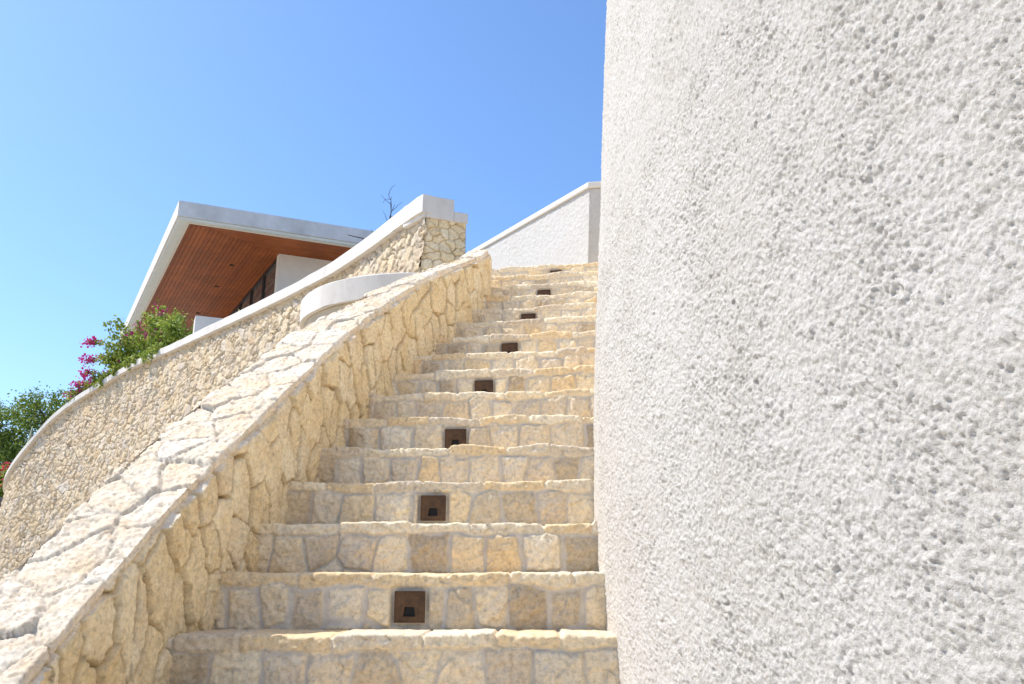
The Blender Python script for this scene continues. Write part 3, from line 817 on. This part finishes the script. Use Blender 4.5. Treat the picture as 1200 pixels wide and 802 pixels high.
# long thin canes reaching left against the sky
for (zs_, ln, up, flo, ff) in ((4.4, 1.35, .75, 1, .42), (4.4, 1.2, 1.15, 0, .34), (4.35, 1.2, .45, 1, .5), (4.3, 1.0, .28, 1, .62), (4.3, .95, .95, 0, .52), (4.2, .75, .2, 1, .82), (4.4, .7, .8, 0, .1), (4.4, .5, .6, 0, .05)):
    q = Q[int(i0 + (i1 - i0) * ff)]; b = Vector((q[0] + .1, q[1] + .4, zs_))
    sgn_ = -1 if ff > .2 else .8
    pts = [b + Vector((sgn_ * ln * t, .1 * t, up * math.sin(t * 1.5) + random.gauss(0, .015))) for t in np.linspace(0, 1, 12)]
    st.tube(pts, [.010 - .0006 * i for i in range(12)], 4)
    for p in pts[2:]:
        for _ in range(9): lp.append(p + Vector((random.gauss(0, .05), random.gauss(0, .04), random.gauss(0, .04))))
    if flo:
        for _ in range(130): fp.append(pts[-1] + Vector((random.gauss(0, .10), random.gauss(0, .07), random.gauss(0, .06))))
# a few trailing over the coping
for f_ in (.08, .14, .2, .33, .4, .55, .7):
    q = Q[int(i0 + (i1 - i0) * f_)]; nn = NR[int(i0 + (i1 - i0) * f_)]
    ln = random.uniform(.2, .5)
    pts = [Vector((q[0] + nn[0] * (-.2 + .34 * min(1, t * 2)), q[1] + nn[1] * (-.2 + .34 * min(1, t * 2)), q[2] + .12 - ln * max(0, t - .3))) for t in np.linspace(0, 1, 8)]
    st.tube(pts, .006, 4)
    for p in pts:
        for _ in range(14): lp.append(p + Vector((random.gauss(0, .05), random.gauss(0, .05), random.gauss(0, .04))))
st.build('stem', M['bark'], bg, smooth=True)
leaves('foliage', np.array([tuple(p) for p in lp]), .085, M['leaf'], bg, .2, .6)
leaves('flowers', np.array([tuple(p) for p in fp]), .058, M['bract'], bg, 0, .9)

# bare twiggy shrub behind the coping
tg = MB(); tb = Vector((-1.98, 12.15, 4.3))
def branch(p, d, l, r, lev):
    pts = [p]; 
    for i in range(5):
        d = (d + Vector((random.gauss(0, .22), random.gauss(0, .15), random.gauss(0, .15)))).normalized(); p = p + d * l / 5; pts.append(p)
    tg.tube(pts, [r * (1 - .12 * i) for i in range(6)], 5)
    if lev > 0:
        for q in pts[2:]:
            if random.random() < .75: branch(q, (d + Vector((random.gauss(0, .8), random.gauss(0, .4), random.gauss(.2, .4)))).normalized(), l * .45, r * .6, lev - 1)
random.seed(21)
branch(tb, Vector((.0, 0, 1)), 1.15, .015, 2); branch(tb + Vector((-.08, 0, 0)), Vector((-.04, .1, 1)), 1.15, .014, 1); branch(tb + Vector((0, 0, .45)), Vector((-1, 0, .42)), .55, .014, 0)
tag(tg.build('bare_shrub', M['twig'], None, loc=tuple(tb)), 'leafless twiggy shrub poking up behind the white coping in front of the roof edge', 'shrub')

# trees beyond the wall at the far left
def tree(name, base, hgt, blobs_, n, leaf, size, label, seed):
    random.seed(seed); r = thing(name, base, label, 'tree', 'trees beyond the retaining wall')
    t = MB(); b = Vector(base)
    top = b + Vector((0, 0, hgt * .62)); t.tube([b, b + Vector((.1, 0, hgt * .3)), top], [.2, .15, .09], 8)
    pts = []
    for (x, y, z, rx, rz, wgt) in blobs_:
        c = b + Vector((x, y, z)); t.tube([b + Vector((.05, 0, hgt * .28 + .2 * random.random())), b + Vector((x * .5, y * .5, z * .72)), c], [.07, .045, .02], 5)
        m_ = int(n * wgt)
        ncl = max(6, int(m_ / 55))
        for _ in range(ncl):
            dr = Vector((random.gauss(0, 1), random.gauss(0, 1), random.gauss(0, 1))).normalized() * random.uniform(.45, 1.05)
            cc = c + Vector((dr.x * rx, dr.y * rx, dr.z * rz))
            if random.random() < .5: t.tube([c, c * .5 + cc * .5 + Vector((0, 0, .05)), cc], [.02, .014, .006], 4)
            k_ = int(m_ / ncl); sp = random.uniform(.12, .24) * (rx ** .5)
            a = rng.normal(size=(k_, 3)) * np.array([sp, sp, sp * .6]) + np.array(cc); pts.append(a)
    t.build('trunk', M['bark'], r, smooth=True)
    leaves('crown', np.concatenate(pts), size, leaf, r, .2, .55)
G0 = -EYE
tree('leafy_tree', (-16.3, 29.0, G0), 6.5, [(.2, 0, 6.7, 1.0, .7, 1), (-1.3, 0, 6.3, .9, .7, .9), (1.6, 0, 6.4, .6, .5, .6), (0, 0, 5.5, 1.0, .8, 1), (-1.1, .3, 5.0, 1.0, .8, 1), (1.0, .2, 5.6, .9, .7, 1), (-.5, -.3, 4.4, 1.1, .8, 1), (.9, -.2, 4.6, 1.0, .8, 1), (-1.3, 0, 3.9, 1.0, .8, .8), (.3, -.2, 3.6, 1.1, .8, .8), (-1.8, .2, 3.0, 1, .7, .6), (1.5, 0, 6.0, .5, .45, .5)], 2600, M['tree_leaf'], .11,
     'dense dark green tree just beyond the curved end of the retaining wall', 3)
tree('feathery_tree', (-17.5, 33.0, G0), 8.5, [(-.6, 0, 8.0, 1.0, .35, .32), (.9, .2, 7.9, .9, .35, .32), (2.6, 0, 7.9, .8, .45, .42), (1.6, .2, 7.3, 1.0, .4, .4), (-2.0, 0, 7.5, 1.0, .4, .35), (3.3, 0, 7.3, .5, .5, .4), (0, 0, 7.0, 1.2, .5, .5)], 1700, M['feather_leaf'], .10,
     'taller wispy tree with thin see-through foliage behind the dense green tree', 4)
tree('round_tree', (-19.6, 31.0, G0), 6.0, [(0, 0, 5.0, 1.2, 1.0, 1), (.9, 0, 4.2, 1.1, .9, 1), (-.9, 0, 4.0, 1.2, .9, 1), (.6, 0, 5.9, .8, .6, .6), (.9, 0, 3.0, 1.2, .8, 1)], 2600, M['tree_leaf'], .11,
     'leafy green tree cut off by the left edge of the picture', 5)
# columnar cactus and red shrub by the wall end
ca = MB(); cb = Vector((-12.98, 22.75, 1.6)); ca.tube([cb, cb + Vector((.02, 0, .9)), cb + Vector((.06, 0, 1.75)), cb + Vector((.09, 0, 2.15))], [.09, .085, .05, .01], 8)
tag(ca.build('slender_cactus', M['cactus'], None, loc=tuple(cb), smooth=True), 'slim pale green spike of a cactus at the left end of the retaining wall', 'cactus')
rs = thing('red_shrub', (-14.0, 24.0, 1.45), 'small shrub with red flowers beside the left end of the retaining wall', 'shrub')
rm = MB()
pp = []; pl = []
for i in range(14):
    b = Vector((-14.0, 24.0, 1.45)); e = b + Vector((random.gauss(0, .22), random.gauss(0, .2), random.uniform(.8, 1.45)))
    rm.tube([b, b * .5 + e * .5, e], [.015, .01, .005], 4)
    for _ in range(40): pl.append(e + Vector((random.gauss(0, .1), random.gauss(0, .1), random.gauss(-.1, .12))))
    for _ in range(16): pp.append(e + Vector((random.gauss(0, .07), random.gauss(0, .07), random.gauss(0, .06))))
rm.build('stem', M['bark'], rs); leaves('foliage', np.array([tuple(p) for p in pl]), .07, M['leaf'], rs); leaves('flowers', np.array([tuple(p) for p in pp]), .08, M['redbract'], rs, 0, .9)
gw = MB(); gw.prism([(-18.5, 25.6), (-14.3, 26.2), (-14.3, 26.5), (-18.5, 25.9)], G0, 2.05)
gw.prism([(-18.55, 25.56), (-14.26, 26.16), (-14.26, 26.54), (-18.55, 25.94)], 2.052, 2.13)
tag(gw.build('garden_wall', M['greywall'], None, loc=(-16.4, 26, G0), bevel=.01), 'low dark grey wall under the trees at the left edge', 'wall')

# ------------------------------------------------------------------ ground
def sheet(name, pts, mat, loc):
    m = MB(); m.v = [(*p[:2], p[2]) for p in pts]; m.f = [tuple(range(len(pts)))]
    o = m.build(name, mat, None, loc=loc); tag(o, kind='structure'); return o
sheet('ground', [(-600, -600, G0), (600, -600, G0), (600, 600, G0), (-600, 600, G0)], M['ground'], (0, 0, G0))
# raised terrace behind the retaining wall
idx = list(range(10, len(Q), 30))
tv = []; tf = []
for i in idx:
    q = Q[i]; p = np.array([q[0] - NR[i][0] * .12, q[1] - NR[i][1] * .12]); tv.append((p[0], p[1], q[2] - .22))
n = len(tv)
for i in idx:
    q = Q[i]; w = (i / len(Q)); tv.append((-4.3 - w * 8, 34 + w * 8, min(4.35, q[2] - .22)))
for i in range(n - 1): tf.append((i, i + 1, n + i + 1, n + i))
m0 = len(tv)
bd = [0] + list(range(n, 2 * n))                  # outer boundary gets an earth bank down to the ground
for i in bd: tv.append((tv[i][0], tv[i][1], G0))
for a in range(len(bd) - 1): tf.append((bd[a], m0 + a, m0 + a + 1, bd[a + 1]))
tm = MB(); tm.v = tv; tm.f = tf
o = tm.build('terrace_ground', M['soil'], None, loc=(0, 20, 4)); tag(o, kind='structure')

# ------------------------------------------------------------------ light
sd = Vector((-.60, .12, .79)).normalized()
el = math.asin(sd.z); az = math.atan2(sd.x, sd.y)
w = bpy.data.worlds.new('World'); SC.world = w; w.use_nodes = True; nt = w.node_tree
sky = nt.nodes.new('ShaderNodeTexSky'); sky.sky_type = 'NISHITA'; sky.sun_disc = False
sky.sun_elevation = el; sky.sun_rotation = az; sky.altitude = 50; sky.air_density = 1.2; sky.dust_density = 1.0; sky.ozone_density = 10
bgd = nt.nodes['Background']; nt.links.new(sky.outputs[0], bgd.inputs[0]); bgd.inputs[1].default_value = .099
sun = bpy.data.lights.new('sun', 'SUN'); sun.energy = 2.5; sun.angle = math.radians(.5); sun.color = (1, .945, .86)
so = bpy.data.objects.new('sun', sun); COL.objects.link(so); so.rotation_euler = sd.to_track_quat('Z', 'Y').to_euler(); so.location = (-6, 4, 10)

SC.view_settings.view_transform = 'Standard'; SC.view_settings.look = 'None'; SC.view_settings.gamma = 1; SC.view_settings.exposure = 1.2
SC.cycles.max_bounces = 8; SC.cycles.diffuse_bounces = 8; SC.cycles.sample_clamp_indirect = 6
SC.cycles.use_denoising = True

# lift everything from eye-relative heights to heights above the ground
for o in list(SC.objects):
    if o.parent is None: o.location.z += EYE
